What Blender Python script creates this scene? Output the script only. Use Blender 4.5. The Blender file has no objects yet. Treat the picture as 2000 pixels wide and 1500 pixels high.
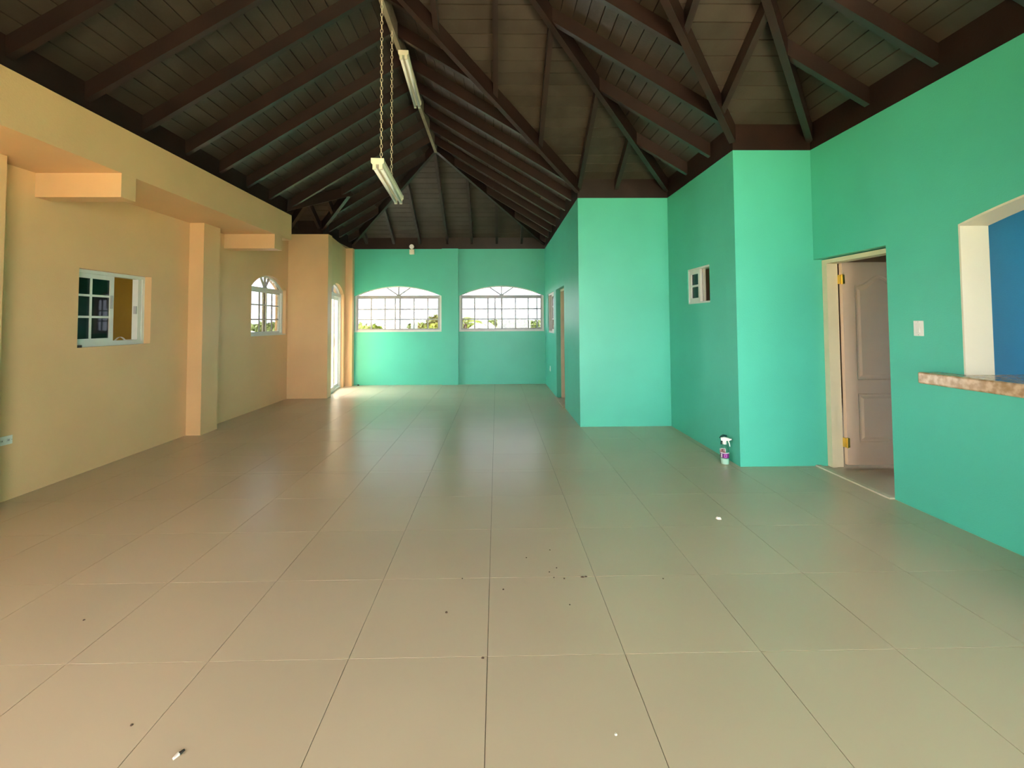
import bpy, bmesh, math, random
from mathutils import Vector, Matrix

random.seed(7)
S = bpy.context.scene
COL = S.collection

# ------------------------------------------------------------------ camera
IMG_W, IMG_H = 2000.0, 1500.0
F_PX, PP_X, PP_Y = 875.86, 985.05, 597.85
YAW, PITCH, ROLL, EYE = 0.0173, 0.0363, -0.0055, 1.45
cam_data = bpy.data.cameras.new('camera')
cam_data.sensor_fit = 'HORIZONTAL'
cam_data.sensor_width = 36.0
cam_data.lens = F_PX / IMG_W * 36.0
cam_data.shift_x = (IMG_W / 2 - PP_X) / IMG_W
cam_data.shift_y = (PP_Y - IMG_H / 2) / IMG_W
cam_data.clip_start = 0.05
cam_data.clip_end = 500
cam = bpy.data.objects.new('camera', cam_data)
COL.objects.link(cam)
_r = Vector((math.cos(YAW), -math.sin(YAW), 0))
_f0 = Vector((math.sin(YAW), math.cos(YAW), 0))
_z = Vector((0, 0, 1))
_f = math.cos(PITCH) * _f0 + math.sin(PITCH) * _z
_u = math.cos(PITCH) * _z - math.sin(PITCH) * _f0
_R = math.cos(ROLL) * _r + math.sin(ROLL) * _u
_U = math.cos(ROLL) * _u - math.sin(ROLL) * _r
M = Matrix.Identity(4)
for i in range(3):
    M[i][0] = _R[i]; M[i][1] = _U[i]; M[i][2] = -_f[i]
M[2][3] = EYE
cam.matrix_world = M
S.camera = cam

# ------------------------------------------------------------------ sky, exposure
world = bpy.data.worlds.new('sky')
S.world = world
world.use_nodes = True
bg = world.node_tree.nodes['Background']
bg.inputs['Color'].default_value = (0.95, 0.97, 1.0, 1)
bg.inputs['Strength'].default_value = 1.0
sun_data = bpy.data.lights.new('sun', 'SUN')
sun_data.energy = 6.0
sun_data.angle = math.radians(1.0)
sun_data.color = (1.0, 0.93, 0.82)
sun = bpy.data.objects.new('sun', sun_data)
COL.objects.link(sun)
sun.rotation_euler = Vector((0.0, 0.55, -0.80)).to_track_quat('-Z', 'Y').to_euler()
S.view_settings.view_transform = 'Standard'
S.view_settings.look = 'None'
S.view_settings.gamma = 1.0
S.view_settings.use_curve_mapping = False
S.view_settings.exposure = 4.40

# ------------------------------------------------------------------ materials
def mat(name, col, rough=0.5, var=0.0, vscale=6.0, bump=0.0, bscale=60.0, spec=0.5,
        metal=0.0, col2=None, stretch=(1, 1, 1), obj_var=0.0, coat=0.0, rvar=0.0, world_co=False):
    m = bpy.data.materials.new(name)
    m.use_nodes = True
    nt = m.node_tree
    b = nt.nodes['Principled BSDF']
    b.inputs['Roughness'].default_value = rough
    b.inputs['Metallic'].default_value = metal
    b.inputs['Specular IOR Level'].default_value = spec
    b.inputs['Coat Weight'].default_value = coat
    base = (*col, 1)
    tc = nt.nodes.new('ShaderNodeTexCoord')
    mp = nt.nodes.new('ShaderNodeMapping')
    mp.inputs['Scale'].default_value = stretch
    if world_co:
        ge = nt.nodes.new('ShaderNodeNewGeometry')
        nt.links.new(ge.outputs['Position'], mp.inputs['Vector'])
    else:
        nt.links.new(tc.outputs['Object'], mp.inputs['Vector'])
    nz = nt.nodes.new('ShaderNodeTexNoise')
    nz.inputs['Scale'].default_value = vscale
    nz.inputs['Detail'].default_value = 2 if world_co else 6
    nt.links.new(mp.outputs['Vector'], nz.inputs['Vector'])
    mix = nt.nodes.new('ShaderNodeMix'); mix.data_type = 'RGBA'
    c2 = col2 if col2 else tuple(max(0, c * (1 - var)) for c in col)
    mix.inputs['A'].default_value = base
    mix.inputs['B'].default_value = (*c2, 1)
    ramp = nt.nodes.new('ShaderNodeMapRange')
    ramp.inputs['From Min'].default_value = 0.2 if world_co else 0.35
    ramp.inputs['From Max'].default_value = 0.8 if world_co else 0.65
    ramp.interpolation_type = 'SMOOTHSTEP'
    nt.links.new(nz.outputs['Fac'], ramp.inputs['Value'])
    nt.links.new(ramp.outputs['Result'], mix.inputs['Factor'])
    out = mix.outputs['Result']
    if obj_var:
        oi = nt.nodes.new('ShaderNodeObjectInfo')
        mr = nt.nodes.new('ShaderNodeMapRange')
        mr.inputs['To Min'].default_value = 1 - obj_var
        mr.inputs['To Max'].default_value = 1 + obj_var
        nt.links.new(oi.outputs['Random'], mr.inputs['Value'])
        hs = nt.nodes.new('ShaderNodeHueSaturation')
        nt.links.new(mr.outputs['Result'], hs.inputs['Value'])
        nt.links.new(out, hs.inputs['Color'])
        out = hs.outputs['Color']
    nt.links.new(out, b.inputs['Base Color'])
    if rvar:
        rr = nt.nodes.new('ShaderNodeMapRange')
        rr.inputs['To Min'].default_value = rough - rvar
        rr.inputs['To Max'].default_value = rough + rvar
        nt.links.new(nz.outputs['Fac'], rr.inputs['Value'])
        nt.links.new(rr.outputs['Result'], b.inputs['Roughness'])
    if bump:
        n2 = nt.nodes.new('ShaderNodeTexNoise')
        n2.inputs['Scale'].default_value = bscale
        n2.inputs['Detail'].default_value = 4
        nt.links.new(mp.outputs['Vector'], n2.inputs['Vector'])
        bp = nt.nodes.new('ShaderNodeBump')
        bp.inputs['Strength'].default_value = bump
        bp.inputs['Distance'].default_value = 0.02
        nt.links.new(n2.outputs['Fac'], bp.inputs['Height'])
        nt.links.new(bp.outputs['Normal'], b.inputs['Normal'])
    return m

def glass_mat(name, tint=(0.93, 0.96, 0.95), refl=1.0):
    m = bpy.data.materials.new(name)
    m.use_nodes = True
    nt = m.node_tree
    nt.nodes.remove(nt.nodes['Principled BSDF'])
    o = nt.nodes['Material Output']
    t = nt.nodes.new('ShaderNodeBsdfTransparent')
    t.inputs['Color'].default_value = (*tint, 1)
    g = nt.nodes.new('ShaderNodeBsdfGlossy')
    g.inputs['Roughness'].default_value = 0.02
    lw = nt.nodes.new('ShaderNodeLayerWeight')       # Schlick reflectance of a thin pane
    lw.inputs['Blend'].default_value = 0.5
    pw = nt.nodes.new('ShaderNodeMath'); pw.operation = 'POWER'
    pw.inputs[1].default_value = 5.0
    nt.links.new(lw.outputs['Facing'], pw.inputs[0])
    fr = nt.nodes.new('ShaderNodeMath'); fr.operation = 'MULTIPLY_ADD'
    fr.inputs[1].default_value = 0.95
    fr.inputs[2].default_value = 0.045 * refl
    nt.links.new(pw.outputs[0], fr.inputs[0])
    mx = nt.nodes.new('ShaderNodeMixShader')
    nt.links.new(fr.outputs[0], mx.inputs['Fac'])
    nt.links.new(t.outputs['BSDF'], mx.inputs[1])
    nt.links.new(g.outputs['BSDF'], mx.inputs[2])
    nt.links.new(mx.outputs['Shader'], o.inputs['Surface'])
    return m

GREEN = mat('green_wall_paint', (0.09, 0.58, 0.425), 0.42, 0.05, 1.5, 0.10, 90)
PEACH = mat('peach_wall_paint', (0.80, 0.51, 0.265), 0.45, 0.05, 1.5, 0.10, 90)
CREAM = mat('cream_wall_paint', (0.80, 0.76, 0.60), 0.5, 0.04, 2, 0.06, 90)
BLUE = mat('blue_wall_paint', (0.003, 0.21, 0.40), 0.5, 0.05, 2, 0.08, 90)
MUSTARD = mat('mustard_wall_paint', (0.50, 0.34, 0.03), 0.6, 0.05, 2, 0.05, 90)
BROWNROOM = mat('brown_room_paint', (0.36, 0.26, 0.18), 0.7, 0.1, 3)
TILE = mat('beige_floor_tile', (0.60, 0.475, 0.335), 0.28, 0, 1.3, 0.0, 30, spec=0.6,
           col2=(0.56, 0.44, 0.31), obj_var=0.025, rvar=0.0, world_co=True)
GROUT = mat('brown_grout', (0.24, 0.185, 0.13), 0.95, 0.2, 20)
WOOD = mat('dark_stained_board', (0.047, 0.035, 0.026), 0.5, 0, 3.0, 0.08, 40,
           col2=(0.032, 0.022, 0.015), stretch=(1, 1, 1), obj_var=0.12)
RAFT = mat('dark_stained_rafter', (0.026, 0.013, 0.011), 0.36, 0, 4.0, 0.06, 40, coat=0.15,
           col2=(0.017, 0.009, 0.008), obj_var=0.10)
DECK = mat('roof_deck_underlay', (0.012, 0.009, 0.007), 0.9)
ALU = mat('white_aluminium_frame', (0.72, 0.74, 0.70), 0.4, 0.03, 10)
MUNT = mat('grey_window_bar', (0.42, 0.43, 0.45), 0.4, 0.03, 10)
WHITE = mat('white_plastic', (0.82, 0.82, 0.78), 0.35, 0.02, 10)
DOORP = mat('cream_door_paint', (0.74, 0.55, 0.39), 0.4, 0.03, 4)
JAMB = mat('cream_door_frame_paint', (0.74, 0.66, 0.44), 0.45, 0.04, 6)
BRASS = mat('polished_brass', (0.80, 0.58, 0.12), 0.28, 0.05, 20, metal=1.0)
GRANITE = mat('brown_granite', (0.60, 0.42, 0.26), 0.18, 0, 22.0, 0, col2=(0.36, 0.22, 0.10))
THRESH = mat('pale_stone_threshold', (0.72, 0.62, 0.46), 0.5, 0.1, 15)
ENAMEL = mat('white_enamel_fixture', (0.82, 0.78, 0.62), 0.35, 0.02, 10)
TUBE = mat('unlit_fluorescent_tube', (0.92, 0.92, 0.90), 0.25)
CHAIN = mat('brass_plated_chain', (0.86, 0.74, 0.55), 0.35, 0.1, 30)
GLASS = glass_mat('tinted_window_glass', (0.335, 0.345, 0.362))  # tint added to dim the bright view out, so bars stay visible
DGLASS = glass_mat('pale_tinted_door_glass', (0.90, 0.92, 0.92))
DARKBIT = mat('dark_scrap', (0.03, 0.025, 0.02), 0.7)
PLASTER = mat('white_exterior_plaster', (0.75, 0.73, 0.70), 0.8, 0.05, 2)
ROOFW = mat('pale_roof_shingle', (0.62, 0.60, 0.58), 0.8, 0.1, 5)
GROUND = mat('dry_grass_ground', (0.22, 0.24, 0.09), 0.95, 0.4, 0.4)
LEAF1 = mat('yellow_green_leaf', (0.20, 0.25, 0.016), 0.6, 0.35, 3, obj_var=0.15)
LEAF2 = mat('mid_green_leaf', (0.13, 0.17, 0.03), 0.6, 0.35, 3, obj_var=0.15)
BARK = mat('grey_brown_bark', (0.13, 0.10, 0.07), 0.9, 0.3, 8)

# ------------------------------------------------------------------ helpers
def tag(o, label=None, cat=None, group=None, kind=None):
    if label: o['label'] = label
    if cat: o['category'] = cat
    if group: o['group'] = group
    if kind: o['kind'] = kind
    return o

def empty(name, loc=(0, 0, 0), rz=0.0):
    o = bpy.data.objects.new(name, None)
    o.empty_display_size = 0.1
    COL.objects.link(o)
    o.location = loc
    o.rotation_euler = (0, 0, rz)
    return o

class MB:
    """collects polygons of one part"""
    def __init__(self):
        self.v, self.f = [], []
    def add(self, vs, fs):
        n = len(self.v)
        self.v += [tuple(x) for x in vs]
        self.f += [tuple(i + n for i in q) for q in fs]
        return self
    def box(self, x0, x1, y0, y1, z0, z1):
        vs = [(x, y, z) for z in (z0, z1) for y in (y0, y1) for x in (x0, x1)]
        return self.add(vs, [(0, 2, 3, 1), (4, 5, 7, 6), (0, 1, 5, 4), (2, 6, 7, 3), (0, 4, 6, 2), (1, 3, 7, 5)])
    def hexa(self, bot, top):
        n = len(bot)
        fs = [tuple(range(n - 1, -1, -1)), tuple(range(n, 2 * n))]
        fs += [(i, (i + 1) % n, n + (i + 1) % n, n + i) for i in range(n)]
        return self.add(list(bot) + list(top), fs)
    def prism_xz(self, poly, y0, y1):
        return self.hexa([(x, y0, z) for x, z in poly], [(x, y1, z) for x, z in poly])
    def tube(self, pts, r, n=8, caps=True):
        rings = []
        for i, p in enumerate(pts):
            p = Vector(p)
            d = Vector(pts[min(i + 1, len(pts) - 1)]) - Vector(pts[max(i - 1, 0)])
            d.normalize()
            a = d.cross(Vector((0, 0, 1)) if abs(d.z) < 0.9 else Vector((1, 0, 0))).normalized()
            b = d.cross(a)
            rr = r[i] if isinstance(r, (list, tuple)) else r
            rings.append([p + rr * (math.cos(2 * math.pi * k / n) * a + math.sin(2 * math.pi * k / n) * b) for k in range(n)])
        vs = [q for ring in rings for q in ring]
        fs = []
        for i in range(len(pts) - 1):
            for k in range(n):
                fs.append((i * n + k, i * n + (k + 1) % n, (i + 1) * n + (k + 1) % n, (i + 1) * n + k))
        if caps:
            fs.append(tuple(range(n - 1, -1, -1)))
            fs.append(tuple((len(pts) - 1) * n + k for k in range(n)))
        return self.add(vs, fs)
    def lathe(self, prof, n=20, c=(0, 0, 0)):
        vs, fs = [], []
        for r, z in prof:
            vs += [(c[0] + r * math.cos(2 * math.pi * k / n), c[1] + r * math.sin(2 * math.pi * k / n), c[2] + z) for k in range(n)]
        for i in range(len(prof) - 1):
            for k in range(n):
                fs.append((i * n + k, i * n + (k + 1) % n, (i + 1) * n + (k + 1) % n, (i + 1) * n + k))
        fs.append(tuple(range(n - 1, -1, -1)))
        fs.append(tuple((len(prof) - 1) * n + k for k in range(n)))
        return self.add(vs, fs)
    def build(self, name, m, parent=None, smooth=False, bevel=0.0):
        me = bpy.data.meshes.new(name)
        me.from_pydata(self.v, [], self.f)
        bm = bmesh.new(); bm.from_mesh(me)
        bmesh.ops.recalc_face_normals(bm, faces=bm.faces)
        bm.to_mesh(me); bm.free()
        me.materials.append(m)
        if smooth:
            for p in me.polygons: p.use_smooth = True
        o = bpy.data.objects.new(name, me)
        COL.objects.link(o)
        if parent is not None: o.parent = parent
        if bevel:
            md = o.modifiers.new('bevel', 'BEVEL'); md.width = bevel; md.segments = 2
            md.limit_method = 'ANGLE'
        return o

def box(name, m, parent, x0, x1, y0, y1, z0, z1, bevel=0.0):
    return MB().box(x0, x1, y0, y1, z0, z1).build(name, m, parent, bevel=bevel)

def struct(o, label=None):
    o['kind'] = 'structure'
    if label: o['label'] = label
    return o

def arch_pts(x0, x1, zs, rise, n=18):
    """points of a segmental arch from (x1,zs) over to (x0,zs)"""
    c = (x0 + x1) / 2; h = (x1 - x0) / 2
    R = (h * h + rise * rise) / (2 * rise)
    a = math.asin(min(1, h / R))
    if rise > h: a = math.pi - a
    return [(c + R * math.sin(a - 2 * a * i / n), zs + rise - R + R * math.cos(a - 2 * a * i / n)) for i in range(n + 1)]

def wall(name, m, loc, rz, length, height, thick, holes=(), label=None, back=None, notches=()):
    """wall with its room face at local y=0, x along, y outward; holes are (x,z) outlines"""
    bm = bmesh.new()
    outer = [(0, 0)]
    for nt_ in notches:                      # door outlines, each from its left foot to its right foot
        outer += list(nt_)
    outer += [(length, 0), (length, height), (0, height)]
    if notches and notches[0][0][0] == 0: outer = outer[1:]
    loops = [outer] + [list(h) for h in holes]
    for lp in loops:
        vs = [bm.verts.new((x, 0, z)) for x, z in lp]
        for i in range(len(vs)):
            bm.edges.new((vs[i], vs[(i + 1) % len(vs)]))
    bmesh.ops.triangle_fill(bm, use_beauty=True, use_dissolve=False, edges=bm.edges[:], normal=(0, -1, 0))
    g = bmesh.ops.extrude_face_region(bm, geom=bm.faces[:])
    bmesh.ops.translate(bm, vec=(0, thick, 0), verts=[v for v in g['geom'] if isinstance(v, bmesh.types.BMVert)])
    bmesh.ops.recalc_face_normals(bm, faces=bm.faces)
    me = bpy.data.meshes.new(name)
    bm.to_mesh(me); bm.free()
    me.materials.append(m)
    if back is not None:
        me.materials.append(back)
        for p in me.polygons:
            if p.normal.y > 0.9: p.material_index = 1
    o = bpy.data.objects.new(name, me)
    COL.objects.link(o)
    o.location = loc; o.rotation_euler = (0, 0, rz)
    struct(o, label)
    return o

def rect(x0, x1, z0, z1):
    return [(x0, z0), (x1, z0), (x1, z1), (x0, z1)]

def arched(x0, x1, z0, zs, rise):
    return [(x0, z0), (x1, z0)] + arch_pts(x0, x1, zs, rise)

# ------------------------------------------------------------------ plan (metres, camera over the origin)
H = 3.195
XW, XP, XE = -4.06, -3.87, -3.31            # left wall, its pilasters, the ceiling beam's face
XA, XB, XC = 1.15, 2.42, 3.22               # stepped right wall
YB, Y3, Y2 = 10.59, 6.24, 4.48              # back wall, the two steps
YJ, YE = 8.78, 7.26                         # left step, end of the ceiling beam
YN = -3.2                                   # wall behind the camera
TH = 0.2
L90, R90 = math.pi / 2, -math.pi / 2

# ------------------------------------------------------------------ floor
floor = MB().box(XW - 0.1, 7.0, YN - 0.1, 10.9, -0.12, -0.003).build('floor', GROUT)
struct(floor, 'beige square floor tiles with thin brown grout lines')
T = 0.6
TX0, TY0 = -0.047, 2.003
def clip_poly(poly, a, b, c):
    """keep a*x+b*y+c >= 0"""
    out = []
    for i in range(len(poly)):
        p, q = poly[i], poly[(i + 1) % len(poly)]
        dp, dq = a * p[0] + b * p[1] + c, a * q[0] + b * q[1] + c
        if dp >= 0: out.append(p)
        if (dp >= 0) != (dq >= 0):
            s = dp / (dp - dq)
            out.append((p[0] + s * (q[0] - p[0]), p[1] + s * (q[1] - p[1])))
    return out
tile_me = {}
rest = MB()
def tile(x0, x1, y0, y1):
    if x1 - x0 < 0.02 or y1 - y0 < 0.02: return
    if y1 < 0.9:                              # behind the camera: joined into one part
        rest.box(x0 + 0.0014, x1 - 0.0014, y0 + 0.0014, y1 - 0.0014, -0.003, 0.0)
        return
    key = (round(x1 - x0, 3), round(y1 - y0, 3))
    if key not in tile_me:
        w, d = (x1 - x0) / 2 - 0.0014, (y1 - y0) / 2 - 0.0014
        e = 0.0002
        bot = [(-w, -d, -0.003), (w, -d, -0.003), (w, d, -0.003), (-w, d, -0.003)]
        mid = [(-w, -d, -e), (w, -d, -e), (w, d, -e), (-w, d, -e)]
        top = [(-w + e, -d + e, 0), (w - e, -d + e, 0), (w - e, d - e, 0), (-w + e, d - e, 0)]
        mb = MB().add(bot + mid + top, [(3, 2, 1, 0)] + [(i, (i + 1) % 4, 4 + (i + 1) % 4, 4 + i) for i in range(4)]
                      + [(4 + i, 4 + (i + 1) % 4, 8 + (i + 1) % 4, 8 + i) for i in range(4)] + [(8, 9, 10, 11)])
        o = mb.build('tile', TILE, floor)
        tile_me[key] = o.data
    else:
        o = bpy.data.objects.new('tile', tile_me[key])
        COL.objects.link(o); o.parent = floor
    o.location = ((x0 + x1) / 2, (y0 + y1) / 2, 0)
def xlim(y):
    left = XW if y < YJ else -3.62
    right = XC if y < Y2 else (XB if y < Y3 else XA)
    return left, right
ys = [TY0 + T * k for k in range(-9, 16)]
for y0 in ys:
    for (ya, yb) in ((y0, y0 + T),):
        ya, yb = max(ya, YN), min(yb, YB)
        cuts = sorted([ya] + [c for c in (Y2, Y3, YJ) if ya + 0.03 < c < yb - 0.03] + [yb])
        for i in range(len(cuts) - 1):
            l, r = xlim((cuts[i] + cuts[i + 1]) / 2)
            for k in range(-8, 8):
                x0, x1 = max(l, TX0 + T * k), min(r, TX0 + T * (k + 1))
                tile(x0, x1, cuts[i], cuts[i + 1])
ro = rest.build('tile_field', TILE, floor); ro['kind'] = 'stuff'
# floor of the side rooms
sf = MB().box(XC + TH - 0.2, 6.6, 3.45, 10.6, -0.003, 0.0).box(XC, 6.6, YN, 3.45, -0.003, 0.0).box(XA, XC, Y3, 10.6, -0.003, 0.0)\
    .box(XB, XC, Y2, Y3, -0.003, 0.0).build('side_room_floor', TILE, floor)

# ------------------------------------------------------------------ walls
# back wall: two wide arched windows
wb_x0 = -3.75
def bx(x): return x - wb_x0
WIN_L = (-3.345, -1.30); WIN_R = (-0.885, 1.12)
W_SILL, W_SPR, W_RISE = 1.24, 2.085, 0.235
wall_back = wall('wall_back', GREEN, (wb_x0, YB, 0), 0, XA + TH - wb_x0, H, TH,
     [arched(bx(WIN_L[0]), bx(WIN_L[1]), W_SILL, W_SPR, W_RISE), arched(bx(WIN_R[0]), bx(WIN_R[1]), W_SILL, W_SPR, W_RISE)],
     'green back wall with two wide arched windows')
o = box('pilaster', GREEN, wall_back, bx(-1.285), bx(-0.90), -0.06, 0.0, 0, H)
# left wall
def ly(y): return y - YN
wall_left = wall('wall_left', PEACH, (XW, YN, 0), L90, YJ - YN + 0.1, H, TH,
     [rect(ly(4.42), ly(5.335), 1.225, 2.005), arched(ly(7.49), ly(8.70), 1.24, 2.085, 0.225),
      rect(ly(-2.9), ly(0.1), 0.6, 2.6)],  # unseen opening behind the camera, added to light the right wall
     'peach left wall with a square sliding window and an arched window')
for y0, y1 in ((3.22, 3.575), (5.97, 6.32)):
    MB().box(ly(y0), ly(y1), -(XP - XW), 0, 0, 2.79).build('pilaster', PEACH, wall_left)
MB().box(0, ly(YE), -(XE - XW), 0, 2.79, H).build('ceiling_beam', PEACH, wall_left)
for y0, y1 in ((3.98, 4.14), (6.72, 6.95), (1.0, 1.18)):
    MB().box(ly(y0), ly(y1), -(XE - XW) + 0.002, 0, 2.575, 2.79).build('cross_beam', PEACH, wall_left)
wall_left_step = wall('wall_left_step', PEACH, (XW - 0.1, YJ, 0), 0, -3.285 - (XW - 0.1), H, TH, (),
     'narrow peach wall turning out beside the arched window')
# angled wall with the glass door
P0, P1 = Vector((-3.285, YJ, 0)), Vector((-3.505, 10.45, 0))
dl = (P1 - P0).length
ang = math.atan2((P1 - P0).y, (P1 - P0).x)
DOOR_U = (0.20, 1.50); D_SPR, D_RISE = 2.10, 0.20
wall_left_door = wall('wall_left_door', PEACH, P0 + (P1 - P0).normalized() * 0.05, ang, dl + 0.09, H, TH,
     (),
     'peach wall holding the arched glass door',
     notches=[[(DOOR_U[0] - 0.05, 0.0)] + list(reversed(arch_pts(DOOR_U[0] - 0.05, DOOR_U[1] - 0.05, D_SPR, D_RISE))) + [(DOOR_U[1] - 0.05, 0.0)]])
o = box('corner_column', PEACH, None, -3.70, -3.345, 10.45, YB + 0.02, 0, H)
o.name = 'wall_corner_left'
struct(o, 'peach corner strip between glass door and green back wall')
# right walls (local x runs towards the camera)
def ry(y, top): return top - y
wall_right_far = wall('wall_right_far', GREEN, (XA, YB + 0.0, 0), R90, YB - Y3 - TH, H, TH,
     [rect(ry(10.06, YB), ry(8.98, YB), 1.22, 2.075)],
     'green wall with an open doorway and narrow window near the back', back=BROWNROOM,
     notches=[[(ry(8.66, YB), 0), (ry(8.66, YB), 2.075), (ry(7.62, YB), 2.075), (ry(7.62, YB), 0)]])
wall_right_step = wall('wall_right_step', GREEN, (XA, Y3, 0), 0, XB - XA + TH, H, TH, (),
     'wide green wall step facing the room', back=BROWNROOM)
wall_right_mid = wall('wall_right_mid', GREEN, (XB, Y3, 0), R90, Y3 - Y2 - TH, H, TH,
     [rect(ry(5.625, Y3), ry(5.037, Y3), 1.665, 2.10)], 'green wall with one small sliding window', back=BROWNROOM)
wall_right_return = wall('wall_right_return', GREEN, (XB, Y2, 0), 0, 3.42 - XB, H, TH, (),
     'green wall step beside the cream door', back=BROWNROOM)
PASS_Y = (0.75, 3.05)
pz0 = 0.99
pass_hole = [(ry(3.05, Y2), pz0), (ry(0.75, Y2), pz0)] + arch_pts(ry(3.05, Y2), ry(0.75, Y2), 2.115, 0.17)
wall_right = wall('wall_right', GREEN, (XC, Y2, 0), R90, Y2 - YN, H, TH,
     [pass_hole],
     'green wall with cream door and serving hatch', back=BLUE,
     notches=[[(0, 2.07), (ry(3.633, Y2), 2.07), (ry(3.633, Y2), 0)]])
# cream plaster lining of the serving hatch
lin = MB()
ap = arch_pts(ry(3.05, Y2), ry(0.75, Y2), 2.115, 0.17)
outl = [(ry(3.05, Y2), 1.02)] + list(reversed(ap)) + [(ry(0.75, Y2), 1.02)]
inn = []
cx = (outl[0][0] + outl[-1][0]) / 2
for x, z in outl:
    inn.append((x + (0.012 if x < cx else -0.012), z - (0.012 if z > 1.1 else 0)))
for i in range(len(outl) - 1):
    a, b, c, d = outl[i], outl[i + 1], inn[i + 1], inn[i]
    lin.prism_xz([a, b, c, d], -0.001, TH + 0.001)
o = lin.build('hatch_lining', CREAM, wall_right)
o['label'] = 'cream plaster lining of the serving hatch'

MB().box(ry(1.55, Y2), ry(1.25, Y2), -0.56, 0, 0, H).build('pilaster', GREEN, wall_right)  # unseen stub, added to shade the floor strip along this wall
# unseen wall behind the camera, its opening added to let light in
wall_front = wall('wall_front', PEACH, (XC + TH, YN, 0), math.pi, XC + TH - XW + TH, H + 0.02, TH,
     [rect(0.30, 3.40, 0.05, 2.55)], 'peach wall behind the camera with a wide opening')

# ------------------------------------------------------------------ ceiling (hipped timber roof)
SL = 0.61
ZB0 = 3.46                                   # boards over the wall line
RD = 0.15                                    # rafter depth
E, ER = -3.40, XW
r1, r2, r3 = (E + XA) / 2, (E + XB) / 2, (E + XC) / 2
w1, w2, w3 = (XA - E) / 2, (XB - E) / 2, (XC - E) / 2
YR0, YR1 = YE + 0.02, YJ + 0.02
yc = (YR0 + YR1) / 2; hw = (YR1 - YR0) / 2
# plane: polygon in plan, distance function d = a*x+b*y+c from its eave
planes = {
 'left_far': ([(E, YB), (E, YR1), (E + hw, yc), (r1, yc), (r1, YB - w1)], (1, 0, -E)),
 'left':     ([(E, YR0), (E, YN), (r3, YN + w3), (r3, Y2 - w3), (r2, Y2 - w2), (r2, Y3 - w2), (r1, Y3 - w1), (r1, yc), (E + hw, yc)], (1, 0, -E)),
 'back':     ([(E, YB), (XA, YB), (r1, YB - w1)], (0, -1, YB)),
 'right_far': ([(XA, YB), (XA, Y3), (r1, Y3 - w1), (r1, YB - w1)], (-1, 0, XA)),
 'strip_far': ([(XA, Y3), (XB, Y3), (r2, Y3 - w2), (r1, Y3 - w1)], (0, -1, Y3)),
 'right_mid': ([(XB, Y3), (XB, Y2), (r2, Y2 - w2), (r2, Y3 - w2)], (-1, 0, XB)),
 'strip_near': ([(XB, Y2), (XC, Y2), (r3, Y2 - w3), (r2, Y2 - w2)], (0, -1, Y2)),
 'right_near': ([(XC, Y2), (XC, YN), (r3, YN + w3), (r3, Y2 - w3)], (-1, 0, XC)),
 'front':    ([(E, YN), (XC, YN), (r3, YN + w3)], (0, 1, -YN)),
 'recess_near': ([(ER, YR0), (E, YR0), (E + hw, yc), (ER + hw, yc)], (0, 1, -YR0)),
 'recess_far': ([(ER, YR1), (E, YR1), (E + hw, yc), (ER + hw, yc)], (0, -1, YR1)),
 'recess_end': ([(ER, YR0), (ER, YR1), (ER + hw, yc)], (1, 0, -ER)),
}
def lift(poly, abc, dz):
    a, b, c = abc
    return [(x, y, ZB0 + SL * (a * x + b * y + c) + dz) for x, y in poly]
deck = MB()
for k, (poly, abc) in planes.items():
    deck.hexa(lift(poly, abc, 0.022), lift(poly, abc, 0.10))
ceiling = deck.build('ceiling', DECK)
struct(ceiling, 'dark stained timber hipped ceiling with exposed rafters')

BW = 0.118                                   # board width on plan
for k, (poly, (a, b, c)) in planes.items():
    dmax = max(a * x + b * y + c for x, y in poly)
    n = int(dmax / BW) + 1
    for i in range(n):
        d0, d1 = i * BW + 0.004, min((i + 1) * BW - 0.004, dmax)
        q = clip_poly(poly, a, b, c - d0)
        q = clip_poly(q, -a, -b, d1 - c) if q else q
        if len(q) < 3: continue
        area = abs(sum(q[j][0] * q[(j + 1) % len(q)][1] - q[(j + 1) % len(q)][0] * q[j][1] for j in range(len(q)))) / 2
        if area < 0.002: continue
        MB().hexa(lift(q, (a, b, c), 0.0), lift(q, (a, b, c), 0.0225)).build('ceiling_board', WOOD, ceiling)

def line_in_poly(poly, axis, val):
    """span of the line axis=val inside a polygon (plan)"""
    hits = []
    o_ = 1 - axis
    for i in range(len(poly)):
        p, q = poly[i], poly[(i + 1) % len(poly)]
        if (p[axis] - val) * (q[axis] - val) < 0:
            s = (val - p[axis]) / (q[axis] - p[axis])
            hits.append(p[o_] + s * (q[o_] - p[o_]))
    hits.sort()
    return [(hits[i], hits[i + 1]) for i in range(0, len(hits) - 1, 2)]
RW = 0.055
def rafters(key, vals):
    poly, (a, b, c) = planes[key]
    axis = 1 if a else 0                     # rafter lies at constant y (a!=0) or constant x
    for v in vals:
        for s0, s1 in line_in_poly(poly, axis, v):
            if s1 - s0 < 0.12: continue
            vs_b, vs_t = [], []
            for s, w in ((s0, -RW / 2), (s1, -RW / 2), (s1, RW / 2), (s0, RW / 2)):
                x, y = (s, v + w) if axis == 1 else (v + w, s)
                xe, ye = (s, v) if axis == 1 else (v, s)
                z = ZB0 + SL * (a * xe + b * ye + c)
                vs_b.append((x, y, z - RD)); vs_t.append((x, y, z + 0.004))
            MB().hexa(vs_b, vs_t).build('rafter', RAFT, ceiling)
LR = [3.13 + 0.6 * k for k in range(-10, 13)]
RR = [3.16 + 0.607 * k for k in range(-10, 13)]
rafters('left', [v for v in LR if v < yc]); rafters('left_far', [v for v in LR if v > yc])
rafters('right_far', RR); rafters('right_mid', RR); rafters('right_near', RR)
rafters('back', [-3.06, -2.42, -1.81, -1.16, -0.58, 0.01, 0.60])
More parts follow.
